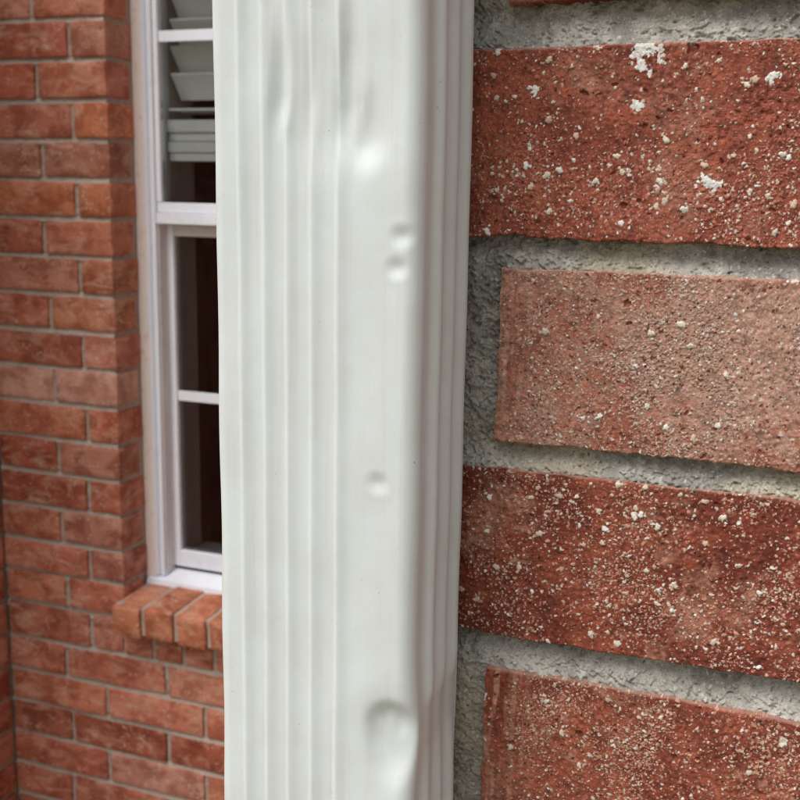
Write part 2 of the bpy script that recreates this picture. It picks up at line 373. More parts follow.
def near_brick(x0, x1, zt, zb, seed, base, dark, dust, dust_amt, n_tiny, n_mid, n_big, tiny_col, patches=(), left_streak=False, edge_amp=0.45, res=0.00026, chips=(), label=None):
    rng = np.random.default_rng(seed)
    nc = int((x1 - x0) / res); nr = int((zt - zb) / res)
    u = np.linspace(0, 1, nc); v = np.linspace(0, 1, nr)
    sh = (nr, nc); mm = 0.001
    r1 = res / mm
    Hh = (fnoise(rng, sh, 22 / r1) * 0.35 + fnoise(rng, sh, 5 / r1) * 0.16 + fnoise(rng, sh, 1.6 / r1) * 0.075
          + fnoise(rng, sh, 0.5 / r1) * 0.10 + fnoise(rng, sh, 0.27 / r1) * 0.04) * mm
    if left_streak:       # cut marks dragged down the face
        Hh += fnoise(rng, sh, 0.5 / r1, 7 / r1) * 0.10 * mm * np.clip(1.3 - np.abs((u * (x1 - x0)) / 0.028)[None, :], 0.15, 1)
    # colour clouds
    a = fnoise(rng, sh, 9 / r1, 6 / r1) + 0.6 * fnoise(rng, sh, 3 / r1)
    bb = fnoise(rng, sh, 13 / r1, 9 / r1) + 0.55 * fnoise(rng, sh, 2.2 / r1) + 0.3 * fnoise(rng, sh, 0.7 / r1)
    ka = np.clip(0.5 + 0.42 * a, 0, 1)[..., None]
    Cc = base * ka + dark * (1 - ka)
    kb = np.clip((bb + dust_amt) * 0.42, 0, 0.85)[..., None]
    if left_streak:
        s = np.clip(fnoise(rng, sh, 0.6 / r1, 6 / r1) * 0.5 + 0.3, 0, 1) * np.clip(1.25 - (u * (x1 - x0)) / 0.02, 0, 1)[None, :]
        kb = np.maximum(kb * np.clip((u * (x1 - x0)) / 0.03, 0.25, 1)[None, :, None], s[..., None] * 0.9)
    Cc = Cc * (1 - kb) + dust * kb
    Cc = Cc * np.clip(1 + 0.16 * fnoise(rng, sh, 0.45 / r1) + 0.08 * fnoise(rng, sh, 1.5 / r1), 0.5, 1.6)[..., None]
    Ms = np.zeros(sh)
    clus = np.clip(0.55 + 0.45 * (fnoise(rng, sh, 8 / r1) + 0.5 * fnoise(rng, sh, 2.5 / r1)), 0.30, 1.35)
    if left_streak: clus = clus * np.clip((u * (x1 - x0) - 0.004) / 0.022, 0.12, 1)[None, :]
    def spots(n, power=1.0):
        out = []
        while len(out) < n:
            i = rng.integers(0, nr, n * 2); j = rng.integers(0, nc, n * 2)
            ok = rng.uniform(0, 1.6, n * 2) < clus[i, j] ** power
            out += list(zip(j[ok] * res + x0, i[ok] * res + zb))
        return out[:n]
    for cx, cz in spots(n_tiny):
        R = rng.gamma(2.4, 0.07) * mm + 0.12 * mm
        t = rng.uniform()
        col = tiny_col * rng.uniform(0.75, 1.2) if t < 0.74 else (PAL[rng.integers(6)] * rng.uniform(0.7, 1.0) if t < 0.90 else dark * 0.5)
        stamp(Hh, Cc, Ms, x0, zb, res, cx, cz, R, R * rng.uniform(0.45, 0.9), col, rng, rng.uniform(0.85, 1.25))
    for k in range(n_tiny // 140):      # pits where grains fell out
        cx, cz = rng.uniform(x0, x1), rng.uniform(zb, zt); R = rng.gamma(2.0, 0.16) * mm + 0.2 * mm
        stamp(Hh, Cc, Ms, x0, zb, res, cx, cz, R, -R * 0.7, dark * 0.95, rng, 1.2)
    for cx, cz in spots(n_mid, 0.8):
        R = rng.uniform(0.32, 0.68) * mm
        stamp(Hh, Cc, Ms, x0, zb, res, cx, cz, R, R * rng.uniform(0.4, 0.75), PAL[rng.integers(6)] * rng.uniform(0.8, 1.0), rng, rng.uniform(0.8, 1.35))
    for cx, cz in spots(n_big, 0.6):
        R = rng.uniform(0.65, 1.35) * mm
        col = PAL[rng.integers(6)]
        stamp(Hh, Cc, Ms, x0, zb, res, cx, cz, R, R * rng.uniform(0.45, 0.7), col, rng, rng.uniform(0.85, 1.25), 0.28)
        for q in range(rng.integers(0, 4)):      # crumbs around it
            R2 = R * rng.uniform(0.25, 0.55)
            stamp(Hh, Cc, Ms, x0, zb, res, cx + rng.normal(0, R * 1.2), cz + rng.normal(0, R * 1.2), R2, R2 * 0.8, col * 0.95, rng, 1.1)
    for (cx, cz, R, n) in patches:               # splashes of white paint / lime
        for q in range(n):
            R2 = R * rng.uniform(0.2, 0.6)
            stamp(Hh, Cc, Ms, x0, zb, res, cx + rng.normal(0, R * 0.62), cz + rng.normal(0, R * 0.42), R2, 0.28 * mm, PAL[3] * rng.uniform(0.9, 1.0), rng, rng.uniform(0.8, 1.5), 0.5)
    # irregular arrises: rounded, nibbled
    et = noise1(rng, nc, 4 / r1) * edge_amp * 0.22 + noise1(rng, nc, 0.6 / r1) * 0.10 + noise1(rng, nc, 20 / r1) * edge_amp * 0.45
    eb = noise1(rng, nc, 3 / r1) * edge_amp * 0.32 + noise1(rng, nc, 0.6 / r1) * 0.16 + noise1(rng, nc, 20 / r1) * edge_amp * 0.6
    el = noise1(rng, nr, 5 / r1) * 0.3 + noise1(rng, nr, 0.9 / r1) * 0.14; er = noise1(rng, nr, 5 / r1) * 0.4
    xs = x0 + u * (x1 - x0); zs = zb + v * (zt - zb)
    X = np.repeat(xs[None, :], nr, 0); Z = np.repeat(zs[:, None], nc, 1)
    for (cx, w, dpt, top) in chips:
        g = dpt * np.exp(-((xs - cx) / w) ** 2) / mm
        if top: et = et - g
        else: eb = eb + g
    wt = np.clip(v - 0.55, 0, 1) / 0.45; wb = np.clip(0.45 - v, 0, 1) / 0.45
    Z = Z + (wt[:, None] ** 3) * et[None, :] * mm + (wb[:, None] ** 3) * eb[None, :] * mm
    wl = np.clip(1 - u * 6, 0, 1) ** 2; wr = np.clip(1 - (1 - u) * 6, 0, 1) ** 2
    X = X + wl[None, :] * el[:, None] * mm + wr[None, :] * er[:, None] * mm
    Rr = (0.75 + 0.3 * np.clip(fnoise(rng, sh, 4 / r1), -1.4, 2)) * mm
    d = np.minimum(np.minimum((v * (zt - zb))[:, None], ((1 - v) * (zt - zb))[:, None]),
                   np.minimum((u * (x1 - x0))[None, :], ((1 - u) * (x1 - x0))[None, :]))
    q = np.clip(1 - d / Rr, 0, 1)
    # pale line along the upper and left arris
    dt = np.minimum(((1 - v) * (zt - zb))[:, None] + 0 * d, (u * (x1 - x0))[None, :] + 0 * d)
    rim = np.clip(1 - dt / ((0.9 + 0.5 * np.clip(fnoise(rng, sh, 3 / r1), -1, 2)) * mm), 0, 1)[..., None] * 0.5
    Cc = Cc * (1 - rim) + hexl(206, 164, 146) * rim
    Hh = Hh * (1 - 0.6 * q) - Rr * (1 - np.sqrt(np.clip(1 - q * q, 0, 1)))
    Y = YN - Hh
    inview = (xs > -0.150) & (xs < 0.026)
    cols = np.where(inview | (np.arange(nc) % 5 == 0) | (np.arange(nc) == nc - 1))[0]
    X, Y, Z, Cc = X[:, cols], Y[:, cols], Z[:, cols], Cc[:, cols]; nc = len(cols)
    V = np.stack([X, Y, Z + H], -1).reshape(-1, 3); F = grid_faces(nr, nc)
    col = Cc.reshape(-1, 3); col = (col * 0.94 + 0.06 * col.mean(1, keepdims=True)) * np.array((0.98, 1.0, 0.97))
    # sides of the brick
    idx = np.arange(nr * nc).reshape(nr, nc)
    ring = np.concatenate([idx[0, :], idx[1:, -1], idx[-1, -2::-1], idx[-2:0:-1, 0]])
    st = 3; ring = ring
    back = V[ring].copy(); back[:, 1] = YN + 0.07
    base_i = len(V)
    nb = len(ring)
    a_ = ring; b_ = np.roll(ring, -1); c_ = base_i + np.arange(nb); d_ = np.roll(c_, -1)
    F2 = np.stack([b_, a_, c_, d_], -1)
    org = np.array(((x0 + x1) / 2, YN + 0.035, (zt + zb) / 2 + H))
    me = mesh_np('brick', np.concatenate([V, back]) - org, np.concatenate([F, F2]), np.concatenate([col, col[ring]]), gain=0.68)
    o = link('brick', me, M_brick_near, near, org)
    if label: o['label'] = label
    return o

RED = hexl(172, 78, 52); DARK = hexl(122, 46, 28); DUST = hexl(186, 130, 110)
# course under the top edge of the picture, and the four courses in view
near_brick(-0.1268, 0.118, 0.1325, 0.0615, 11, RED, DARK, DUST, 0.4, 2500, 250, 60, hexl(196, 128, 104), res=0.0005)
near_brick(XC, 0.033, 0.0463, -0.0229, 12, hexl(162, 80, 54), hexl(138, 62, 42), hexl(172, 114, 92), -0.85, 20000, 360, 110, hexl(184, 106, 82),
           patches=[(-0.0757, 0.0438, 0.0034, 18), (-0.071, 0.0405, 0.0016, 6), (-0.077, 0.0375, 0.0018, 8), (-0.0525, -0.002, 0.0024, 14), (-0.078, 0.024, 0.0026, 6), (-0.033, 0.0335, 0.0024, 7), (-0.116, 0.030, 0.002, 5)],
           chips=[(-0.122, 0.006, 0.0012, False), (-0.055, 0.01, 0.0008, False)], label='deep red brick with white paint flecks along its top edge')
near_brick(-0.1266, 0.118, -0.0341, -0.1018, 13, hexl(176, 108, 86), hexl(160, 88, 66), hexl(186, 144, 126), 0.95, 34000, 260, 40, hexl(192, 148, 130),
           left_streak=True, chips=[(-0.117, 0.003, 0.0008, True)], label='pale dusty brick covered in sandy grit')
near_brick(XC, 0.033, -0.1123, -0.1815, 14, hexl(152, 72, 47), hexl(122, 50, 32), hexl(184, 126, 102), -0.35, 11000, 480, 110, hexl(206, 150, 128),
           label='dark red brick with dense cream grains')
near_brick(-0.1275, 0.118, -0.1968, -0.2660, 15, hexl(160, 80, 55), hexl(134, 60, 40), hexl(188, 136, 114), 0.0, 15000, 380, 55, hexl(204, 150, 126),
           left_streak=True, edge_amp=0.7, label='red brick with a mortar-smeared top edge')

# mortar of the near wall, joint by joint, in one sheet
def near_mortar():
    rng = np.random.default_rng(77); res = 0.00038; mm = 0.001
    x0, x1, z0, z1 = XC + 0.004, 0.125, -0.275, 0.075
    nc = int((x1 - x0) / res); nr = int((z1 - z0) / res); sh = (nr, nc); r1 = res / mm
    xs = np.linspace(x0, x1, nc); zs = np.linspace(z0, z1, nr)
    X, Z = np.meshgrid(xs, zs)
    dep = np.full(sh, 7.0 * mm); keep = np.zeros(sh, bool)
    tops = [(0.0615, 0.0463, 7.5, 0.8), (-0.0229, -0.0341, 7.5, 0.9), (-0.1018, -0.1120, 7, 0.85), (-0.1812, -0.1968, 8.5, 0.85)]
    wav = fnoise(rng, sh, 14 / r1) * 0.7 * mm
    tone = np.zeros(sh)
    for zt, zb, dd, k in tops:
        t = (zt - Z + wav * 0.5) / (zt - zb)
        ins = (Z < zt + 3 * mm) & (Z > zb - 3 * mm)
        dep = np.where(ins, dd * mm * joint_depth(t), dep); keep |= ins
    headj = (X < -0.1245) & (X > -0.146)
    for za, zb in ((0.0615, 0.08), (-0.1018 - 0.001, -0.0341), (-0.27, -0.1968)):
        lo, hi = min(za, zb), max(za, zb)
        ins = headj & (Z > lo - 2 * mm) & (Z < hi + 9 * mm)
        blend = np.clip(np.minimum(hi + 9 * mm - Z, Z - lo + 2 * mm) / (10 * mm), 0, 1)
        dh = (5.0 if lo > -0.2 else 3.4) * mm + 0.8 * mm * np.sin((X + 0.135) * 300)
        dep = np.where(ins, dep * (1 - blend) + dh * blend, dep); keep |= ins
    smooth_zone = ((X < -0.12) & (Z < -0.201))
    Hh = wav * 0.5 + fnoise(rng, sh, 2.5 / r1, 1.8 / r1) * 0.28 * mm + fnoise(rng, sh, 1.0 / r1, 0.8 / r1) * 0.22 * mm
    grit = -np.abs(fnoise(rng, sh, 0.75 / r1, 0.5 / r1)) * 0.75 * mm + fnoise(rng, sh, 0.36 / r1) * 0.28 * mm
    # torn, slanting drag marks of the jointer
    sk = fnoise(rng, sh, 2.4 / r1, 0.45 / r1)
    ii = np.arange(nc); sk = np.stack([np.roll(sk[:, j], -int(j * 0.55)) for j in ii], 1)      # slanted downwards to the right
    Hh += 1.0 * mm + (grit - np.abs(sk) * 0.5 * mm) * np.where(smooth_zone, 0.45, 1.0)
    tc = np.clip(0.5 + 0.3 * fnoise(rng, sh, 9 / r1) + 0.22 * fnoise(rng, sh, 1.2 / r1), 0, 1)[..., None]
    Cc = hexl(146, 143, 135) * tc + hexl(192, 188, 178) * (1 - tc)
    Cc = np.where(smooth_zone[..., None], hexl(150, 142, 132) * tc + hexl(178, 170, 158) * (1 - tc), Cc)
    warm = np.clip(fnoise(rng, sh, 16 / r1) - 0.9, 0, 1)[..., None] * 0.4
    Cc = Cc * (1 - warm) + hexl(196, 182, 150) * warm
    Ms = np.zeros(sh); kk = np.argwhere(keep)
    for q in rng.integers(0, len(kk), 9000):
        i, j = kk[q]; R = (rng.gamma(3, 0.07) + 0.14) * mm; t = rng.uniform()
        col = hexl(206, 202, 192) if t < 0.45 else (hexl(164, 156, 142) if t < 0.9 else hexl(120, 114, 106))
        stamp(Hh, Cc, Ms, x0, z0, res, j * res + x0, i * res + z0, R, R * rng.uniform(0.4, 0.9), col * rng.uniform(0.8, 1.0), rng, 1.15)
    for q in rng.integers(0, len(kk), 500):
        i, j = kk[q]; R = (rng.gamma(2, 0.18) + 0.25) * mm
        stamp(Hh, Cc, Ms, x0, z0, res, j * res + x0, i * res + z0, R, -R * 0.8, None, rng, 1.6)
    Y = YN + dep - Hh
    V = np.stack([X, Y, Z + H], -1).reshape(-1, 3); F = grid_faces(nr, nc)
    kf = keep.reshape(-1)[F].all(1)
    F = F[kf]; used = np.unique(F); remap = np.zeros(len(V), np.int64); remap[used] = np.arange(len(used))
    me = mesh_np('mortar', V[used] - np.array((0, YN, H)), remap[F], Cc.reshape(-1, 3)[used])
    return link('mortar', me, M_mortar_near, near, (0, YN, H))
near_mortar()

# the rest of the near wall: bricks beside and around the view, then the joined remainder
def near_rest():
    sd_ = 300
    stuff_v = []; stuff_f = []; off = 0
    nearmort = MB()
    k_lo, k_hi = -14, 22
    for k in range(k_lo, k_hi):          # course k: z centre
        zc = 0.012 - 0.0805 * k
        if zc - 0.04 < -H + 0.01: continue
        zt, zb = zc + 0.035, zc - 0.035
        vis = {-1: (0.1325, 0.0615), 0: (0.0463, -0.0229), 1: (-0.0341, -0.1018), 2: (-0.1123, -0.1815), 3: (-0.1968, -0.2660)}.get(k)
        if vis: zt, zb = vis
        odd = (k % 2 == 1)               # header at the corner, joint at x=-0.134
        xs_ = [(XC, -0.1425), (-0.1266, 0.118), (0.128, 0.373), (0.383, 0.628), (0.638, 0.883), (0.893, 1.138), (1.148, 1.393)] if odd else \
              [(XC, 0.033), (0.043, 0.288), (0.298, 0.543), (0.553, 0.798), (0.808, 1.053), (1.063, 1.308), (1.318, 1.393)]
        for i, (a, b) in enumerate(xs_):
            if vis and ((odd and i == 1) or (not odd and i == 0)): continue
            sd_ += 1
            if abs(k - 1) <= 5 and a < 0.3:
                put_brick(near, a, b, YN, YN + 0.07, zb + H, zt + H, sd_, seg=0.02)
            else:
                me = brick_mesh(b - a, 0.07, zt - zb, sd_, seg=0.06)
                n = len(me.vertices); co = np.zeros(n * 3, np.float32); me.vertices.foreach_get('co', co)
                fi = np.zeros(len(me.polygons) * 4, np.int32); me.loops.foreach_get('vertex_index', fi)
                stuff_v.append(co.reshape(-1, 3) + np.array(((a + b) / 2, YN + 0.035, (zb + zt) / 2 + H)))
                stuff_f.append(fi.reshape(-1, 4) + off); off += n; bpy.data.meshes.remove(me)
        # return of the corner, running back to the recessed wall
        ys_ = [(YN + 0.0705, 0.665), (0.675, 0.92), (0.93, 1.175), (1.185, 1.43), (1.44, 1.685), (1.695, 1.94)] if not odd else \
              [(YN + 0.0705, 0.59), (0.60, 0.845), (0.855, 1.10), (1.11, 1.355), (1.365, 1.61), (1.62, 1.865), (1.875, 1.995)]
        for i, (a, b) in enumerate(ys_):
            sd_ += 1
            if abs(k - 1) <= 4 and a < 1.2:
                put_brick(near, XC, XC + 0.07, a, b, zb + H, zt + H, sd_, seg=0.02)
            else:
                me = brick_mesh(0.07, b - a, zt - zb, sd_, seg=0.06)
                n = len(me.vertices); co = np.zeros(n * 3, np.float32); me.vertices.foreach_get('co', co)
                fi = np.zeros(len(me.polygons) * 4, np.int32); me.loops.foreach_get('vertex_index', fi)
                stuff_v.append(co.reshape(-1, 3) + np.array((XC + 0.035, (a + b) / 2, (zb + zt) / 2 + H)))
                stuff_f.append(fi.reshape(-1, 4) + off); off += n; bpy.data.meshes.remove(me)
    me = mesh_np('brickwork', np.concatenate(stuff_v) - np.array((0.6, 0.47, 0)), np.concatenate(stuff_f))
    o = link('brickwork', me, M_brick, near, (0.6, 0.47, 0)); tag(o, kind='stuff'); o.color = (0.34, 0.108, 0.062, 1)
    m = MB().box(XC + 0.0085, 1.39, YN + 0.013, YN + 0.064, 0.0, 2.76).box(XC + 0.0085, XC + 0.064, YN + 0.0645, 1.99, 0.0, 2.76)
    m.build('mortar_backing', M_mortar, near)
near_rest()

# ================================================================== FAR (RECESSED) WALL WITH THE WINDOW OPENING
YF = 2.0016; XI = -1.765; XJ = -1.442; XJ2 = -0.555
far = thing('brick_wall', (-1.0, 2.05, 0), 'blurred red brick wall set back on the left around the white window', 'wall')
def jf(n): return 0.2985 - 0.08 * (n - 1)        # far joint n
fix = {16: 0.005, 17: 0.0075, 18: 0.001}
Z_top = 1.22
PALE = (0.58, 0.32, 0.25); ORNG = (0.50, 0.18, 0.09); DEEP = (0.37, 0.105, 0.06)
special = {(10, 0): PALE, (10, 1): PALE, (1, 1): (0.42, 0.185, 0.125), (3, 1): ORNG, (5, 0): ORNG, (5, 1): ORNG, (7, 1): ORNG, (4, 0): (0.40, 0.17, 0.115), (4, 1): (0.41, 0.175, 0.12),
           (12, 1): (0.43, 0.19, 0.135), (13, 0): DEEP, (12, 0): DEEP, (9, 0): (0.35, 0.12, 0.075), (21, 1): (0.44, 0.20, 0.15), (8, 1): (0.42, 0.165, 0.09), (2, 0): DEEP, (20, 1): DEEP, (20, 2): DEEP, (14, 1): (0.42, 0.18, 0.125)}
heads = {0: -1.622, 1: -1.532, 2: -1.616, 3: -1.531, 4: -1.611, 5: -1.528, 6: -1.616, 7: -1.527, 8: -1.607, 9: -1.526, 10: -1.605, 11: -1.522, 12: -1.604, 13: -1.527, 14: -1.601, 15: -1.531, 16: -1.595, 17: -1.533}
frng = np.random.default_rng(9)
G = 0.005
far_heads = {}
seed = 1000
for c in range(-12, 28):
    zt = jf(c) + fix.get(c, 0) - G; zb = jf(c + 1) + fix.get(c + 1, 0) + G
    if zb < -H + 0.002 or zt > Z_top: continue
    hx = heads.get(c, -1.615 if c % 2 == 0 else -1.529)
    if zb > 0.975:
        js = [XI - 0.002]; nxt = XI + (0.15 if c % 2 else 0.25)
        while nxt < XC - 0.05: js.append(nxt); nxt += 0.256
        js.append(XC - 0.003); segs = [(a + G, b - G) for a, b in zip(js[:-1], js[1:])]
    elif c <= 16:
        left = [(XI + frng.uniform(0.0, 0.006), hx - G), (hx + G, XJ)]
        right = [(XJ2, XJ2 + 0.08 if c % 2 else XJ2 + 0.165), (XJ2 + 0.09 if c % 2 else XJ2 + 0.175, XC - 0.008)]
        segs = left + right
    elif c == 17:
        segs = [(XI + frng.uniform(0.0, 0.006), hx - G), (hx + G, XJ - 0.008)] + [(-1.442 + 0.0775 * i, -1.442 + 0.0775 * i + 0.0675) for i in range(16)]
        segs = [s for s in segs if s[1] < XC - 0.004]
    else:
        e = c % 2 == 0
        st = [-1.600 + 0.006 * math.sin(c), -1.338] if e else [-1.498, -1.242]
        js = [XI + 0.003] + ([] if e else [-1.7565 + 0.0]) ; js = [XI - G + frng.uniform(0.0, 0.006)] + st
        while js[-1] + 0.256 < XC - 0.03: js.append(js[-1] + 0.256)
        js.append(XC - 0.003)
        segs = [(a + G, b - G) for a, b in zip(js[:-1], js[1:])]
    for i, (a, b) in enumerate(segs):
        seed += 1
        jamb = c <= 16 and zb <= 0.975 and i in (1, 2)
        dep = 0.092 if jamb and c % 2 else 0.080 if jamb else 0.07
        dz = frng.uniform(-0.0012, 0.0012); dy = frng.uniform(-0.0015, 0.0015)
        put_brick(far, a, b, YF + dy, YF + dep, zb + H + dz, zt + H + dz, seed, col=special.get((c, i)), tilt=frng.normal(0, 0.0022), seg=0.011, amp=0.0007)
# rowlock sill: bricks on edge under the window, sloping out
sill = MB()
for i in range(11):
    x0 = XJ + 0.002 + i * 0.0805; x1 = min(x0 + 0.0705, XJ2 - 0.003)
    if x1 - x0 < 0.02: break
    me = brick_mesh(x1 - x0, 0.155, 0.068, 1500 + i, seg=0.01, r=0.005, amp=0.0011)
    o = link('sill_brick', me, M_brick, far, ((x0 + x1) / 2, 2.0315, -0.9525 + H + frng.uniform(-0.002, 0.002)))
    o.rotation_euler = (math.radians(3.2), 0, 0); k = frng.uniform(0.9, 1.1); o.color = (0.50 * k, 0.185 * k, 0.10 * k, 1)
MB().prism_x([(1.963, -0.985 + H), (2.10, -0.985 + H), (2.10, -0.9175 + H), (1.963, -0.9255 + H)], XJ + 0.003, XJ2 - 0.003).build('sill_mortar', M_mortar, far)

def far_mortar(x0, x1, z0, z1, name='mortar'):
    res = 0.0026; nc = int((x1 - x0) / res) + 2; nr = int((z1 - z0) / res) + 2
    rng = np.random.default_rng(int(abs(x0 * 1000)))
    X, Z = np.meshgrid(np.linspace(x0, x1, nc), np.linspace(z0, z1, nr))
    n = np.round((0.2985 - Z) / 0.08) ; ctr = 0.2985 - 0.08 * n
    t = (ctr + 0.0065 - Z) / 0.013
    dep = np.where(np.abs(Z - ctr) < 0.009, 0.0066 * joint_depth(t) + 0.0006, 0.0058)
    Hh = fnoise(rng, X.shape, 6) * 0.0005 + fnoise(rng, X.shape, 1.2) * 0.0005
    V = np.stack([X, YF + dep - Hh, Z + H], -1).reshape(-1, 3)
    return link(name, mesh_np(name, V - np.array((x0, YF, H)), grid_faces(nr, nc)), M_mortar, far, (x0, YF, H))
far_mortar(XI, XJ - 0.004, -0.92, 0.50)
far_mortar(XI, XC, -H + 0.004, -0.995)
far_mortar(XI, XJ - 0.004, -0.994, -0.921)
# solid backing of the wall (also mortar in the reveal)
mb = MB()
mb.box(XI, XJ - 0.005, YF + 0.0098, YF + 0.096, -0.9 + H, Z_top + H)
mb.box(XJ2 + 0.005, XC, YF + 0.0098, YF + 0.096, -0.9 + H, Z_top + H)
mb.box(XI, XC, YF + 0.0098, YF + 0.096, 0, -0.99 + H)
mb.box(XI, XJ - 0.005, YF + 0.0098, YF + 0.096, -0.99 + H, -0.9 + H)
mb.box(XJ2 + 0.005, XC, YF + 0.0098, YF + 0.096, -0.99 + H, -0.9 + H)
mb.box(XJ - 0.005, XJ2 + 0.005, YF + 0.0098, YF + 0.096, 0.72 + H, Z_top + H)
mb.build('mortar_backing', M_mortar, far)
# soldier bricks over the window head (above the picture)
for i in range(11):
    x0 = XJ + i * 0.0806
    put_brick(far, x0, x0 + 0.0706, YF, YF + 0.09, 0.722 + H, 0.967 + H, 1600 + i, seg=0.04)

# ================================================================== LEFT RETURN WALL
left = thing('brick_wall', (XI - 0.05, 1.5, 0), 'sliver of shaded brick wall at the left edge, meeting the recessed wall in a corner', 'wall')
seed = 2000
for c in range(6, 28):
    zt = jf(c) - G; zb = jf(c + 1) + G
    if zb < -H + 0.004: continue
    y = YF - 0.001 - (0.0 if c % 2 else 0.11); first = True
    if c % 2 == 0:
        seed += 1; put_brick(left, XI - 0.07, XI, YF - 0.1, YF - 0.001, zb + H, zt + H, seed, seg=0.014, col=DEEP if c % 3 else None)
    while y > 1.25:
        seed += 1; L = min(0.245, y - 1.2)
        put_brick(left, XI - 0.07, XI + frng.uniform(-0.0015, 0.0015), y - L, y, zb + H, zt + H, seed, seg=0.016); y -= L + 0.01
MB().box(XI - 0.064, XI - 0.007, 1.2, YF + 0.095, 0.0, Z_top + H).build('mortar_backing', M_mortar, left)
sv, sf, off = [], [], 0
for c in range(-12, 6):
    zt = jf(c) - G; zb = jf(c + 1) + G; y = YF - 0.001 - (0.0 if c % 2 else 0.11)
    if zt > Z_top: continue
    while y > 1.25:
        seed += 1; L = min(0.245, y - 1.2); me = brick_mesh(0.07, L, zt - zb, seed, seg=0.06)
        n = len(me.vertices); co = np.zeros(n * 3, np.float32); me.vertices.foreach_get('co', co)
        fi = np.zeros(len(me.polygons) * 4, np.int32); me.loops.foreach_get('vertex_index', fi)
        sv.append(co.reshape(-1, 3) + np.array((XI - 0.035, y - L / 2, (zb + zt) / 2 + H))); sf.append(fi.reshape(-1, 4) + off); off += n
        bpy.data.meshes.remove(me); y -= L + 0.01
me = mesh_np('brickwork', np.concatenate(sv) - np.array((XI - 0.05, 1.5, 0)), np.concatenate(sf))
o = tag(link('brickwork', me, M_brick, left, (XI - 0.05, 1.5, 0)), kind='stuff'); o.color = (0.34, 0.108, 0.062, 1)

# ================================================================== WINDOW
win = thing('window', ((XJ + XJ2) / 2, 2.11, -0.914 + H), 'white single-hung window with grilles, partly hidden behind the downspout', 'window')
def zH(z): return z + H
ZT = 0.70
# caulk bead between brick and frame
for a, b in ((XJ - 0.004, -1.4235), (XJ2 + 0.004 - 0.0225, XJ2 + 0.004)):
    MB().box(a, b, 2.0955, 2.112, zH(-0.905), zH(ZT + 0.02)).build('caulk', M_caulk, win, 0.002)
# frame: stepped jambs
def jamb(sx, x_out):
    # profile from the outside edge towards the glass, in metres inward
    def X(d): return x_out + sx * d
    prof = [(X(0), 2.097), (X(0.0105), 2.097), (X(0.0115), 2.1035), (X(0.0165), 2.1035), (X(0.0175), 2.0985), (X(0.0245), 2.0985), (X(0.0255), 2.16), (X(0), 2.16)]
    return MB().prism_z(prof, zH(-0.898), zH(ZT))
jamb(1, -1.4235).build('frame', M_vinyl, win, 0.0008)
jamb(-1, XJ2 - 0.0185).build('frame', M_vinyl, win, 0.0008)
MB().box(-1.4235, XJ2 - 0.0185, 2.0985, 2.16, zH(ZT + 0.0005), zH(ZT + 0.045)).build('frame', M_vinyl, win, 0.001)
XL, XR = -1.398, XJ2 - 0.044
# outer sill, sloping
MB().prism_x([(2.086, zH(-0.9195)), (2.16, zH(-0.9195)), (2.16, zH(-0.886)), (2.135, zH(-0.8925)), (2.088, zH(-0.9065))], XJ + 0.002, XJ2 - 0.002).build('frame_sill', M_vinyl, win, 0.001)
# fixed upper sash
def bar(name, x0, x1, y0, y1, z0, z1, mat=M_vinyl, parent=None, bev=0.0015): return MB().box(x0, x1, y0, y1, zH(z0), zH(z1)).build(name, mat, parent or win, bev)
upper = bar('sash', XL + 0.0005, XL + 0.0115, 2.103, 2.128, -0.066, ZT - 0.0005)
bar('stile', XR - 0.0115, XR - 0.0005, 2.103, 2.128, -0.066, ZT - 0.0005, parent=upper)
bar('rail', XL + 0.012, XR - 0.012, 2.103, 2.128, ZT - 0.03, ZT - 0.0005, parent=upper)
bar('rail', XL + 0.0005, XR - 0.0005, 2.1045, 2.130, -0.0875, -0.0665, parent=upper)
bar('rail', XL + 0.0005, XR - 0.0005, 2.0985, 2.130, -0.111, -0.0885, parent=upper)
bar('glass', XL + 0.0116, XR - 0.0116, 2.113, 2.117, -0.064, ZT - 0.031, M_glass, upper, 0)
for z in (0.272,): bar('muntin', XL + 0.012, XR - 0.012, 2.108, 2.1125, z - 0.011, z + 0.011, parent=upper, bev=0.001)
for x in (XL + 0.285, XL + 0.555): bar('muntin', x - 0.011, x + 0.011, 2.1085, 2.1128, -0.064, ZT - 0.031, parent=upper, bev=0.001)
# jamb track of the lower sash, and the sash
bar('jamb_track', XL + 0.0005, XL + 0.0035, 2.104, 2.133, -0.892, -0.1115, M_vinyl_shade)
bar('jamb_track', XR - 0.0035, XR - 0.0005, 2.104, 2.133, -0.892, -0.1115, M_vinyl_shade)
lower = bar('sash', XL + 0.001, XL + 0.0185, 2.134, 2.158, -0.884, -0.112)
bar('stile', XR - 0.0185, XR - 0.001, 2.134, 2.158, -0.884, -0.112, parent=lower)
bar('rail', XL + 0.019, XR - 0.019, 2.1335, 2.158, -0.884, -0.8465, parent=lower)
bar('rail', XL + 0.019, XR - 0.019, 2.134, 2.158, -0.138, -0.112, M_vinyl_shade, lower)  # greyer vinyl: shadow under the meeting rail put into the colour
bar('glass', XL + 0.0186, XR - 0.0186, 2.145, 2.149, -0.846, -0.1385, M_glass, lower, 0)
bar('muntin', XL + 0.019, XR - 0.019, 2.1395, 2.1445, -0.500, -0.478, parent=lower, bev=0.001)
for x in (XL + 0.285, XL + 0.555): bar('muntin', x - 0.011, x + 0.011, 2.1400, 2.1447, -0.846, -0.1385, parent=lower, bev=0.001)
bar('gap_strip', XL + 0.001, XR - 0.001, 2.137, 2.155, -0.8905, -0.8845, M_black, bev=0)  # black strip painting the dark of the gap under the sash

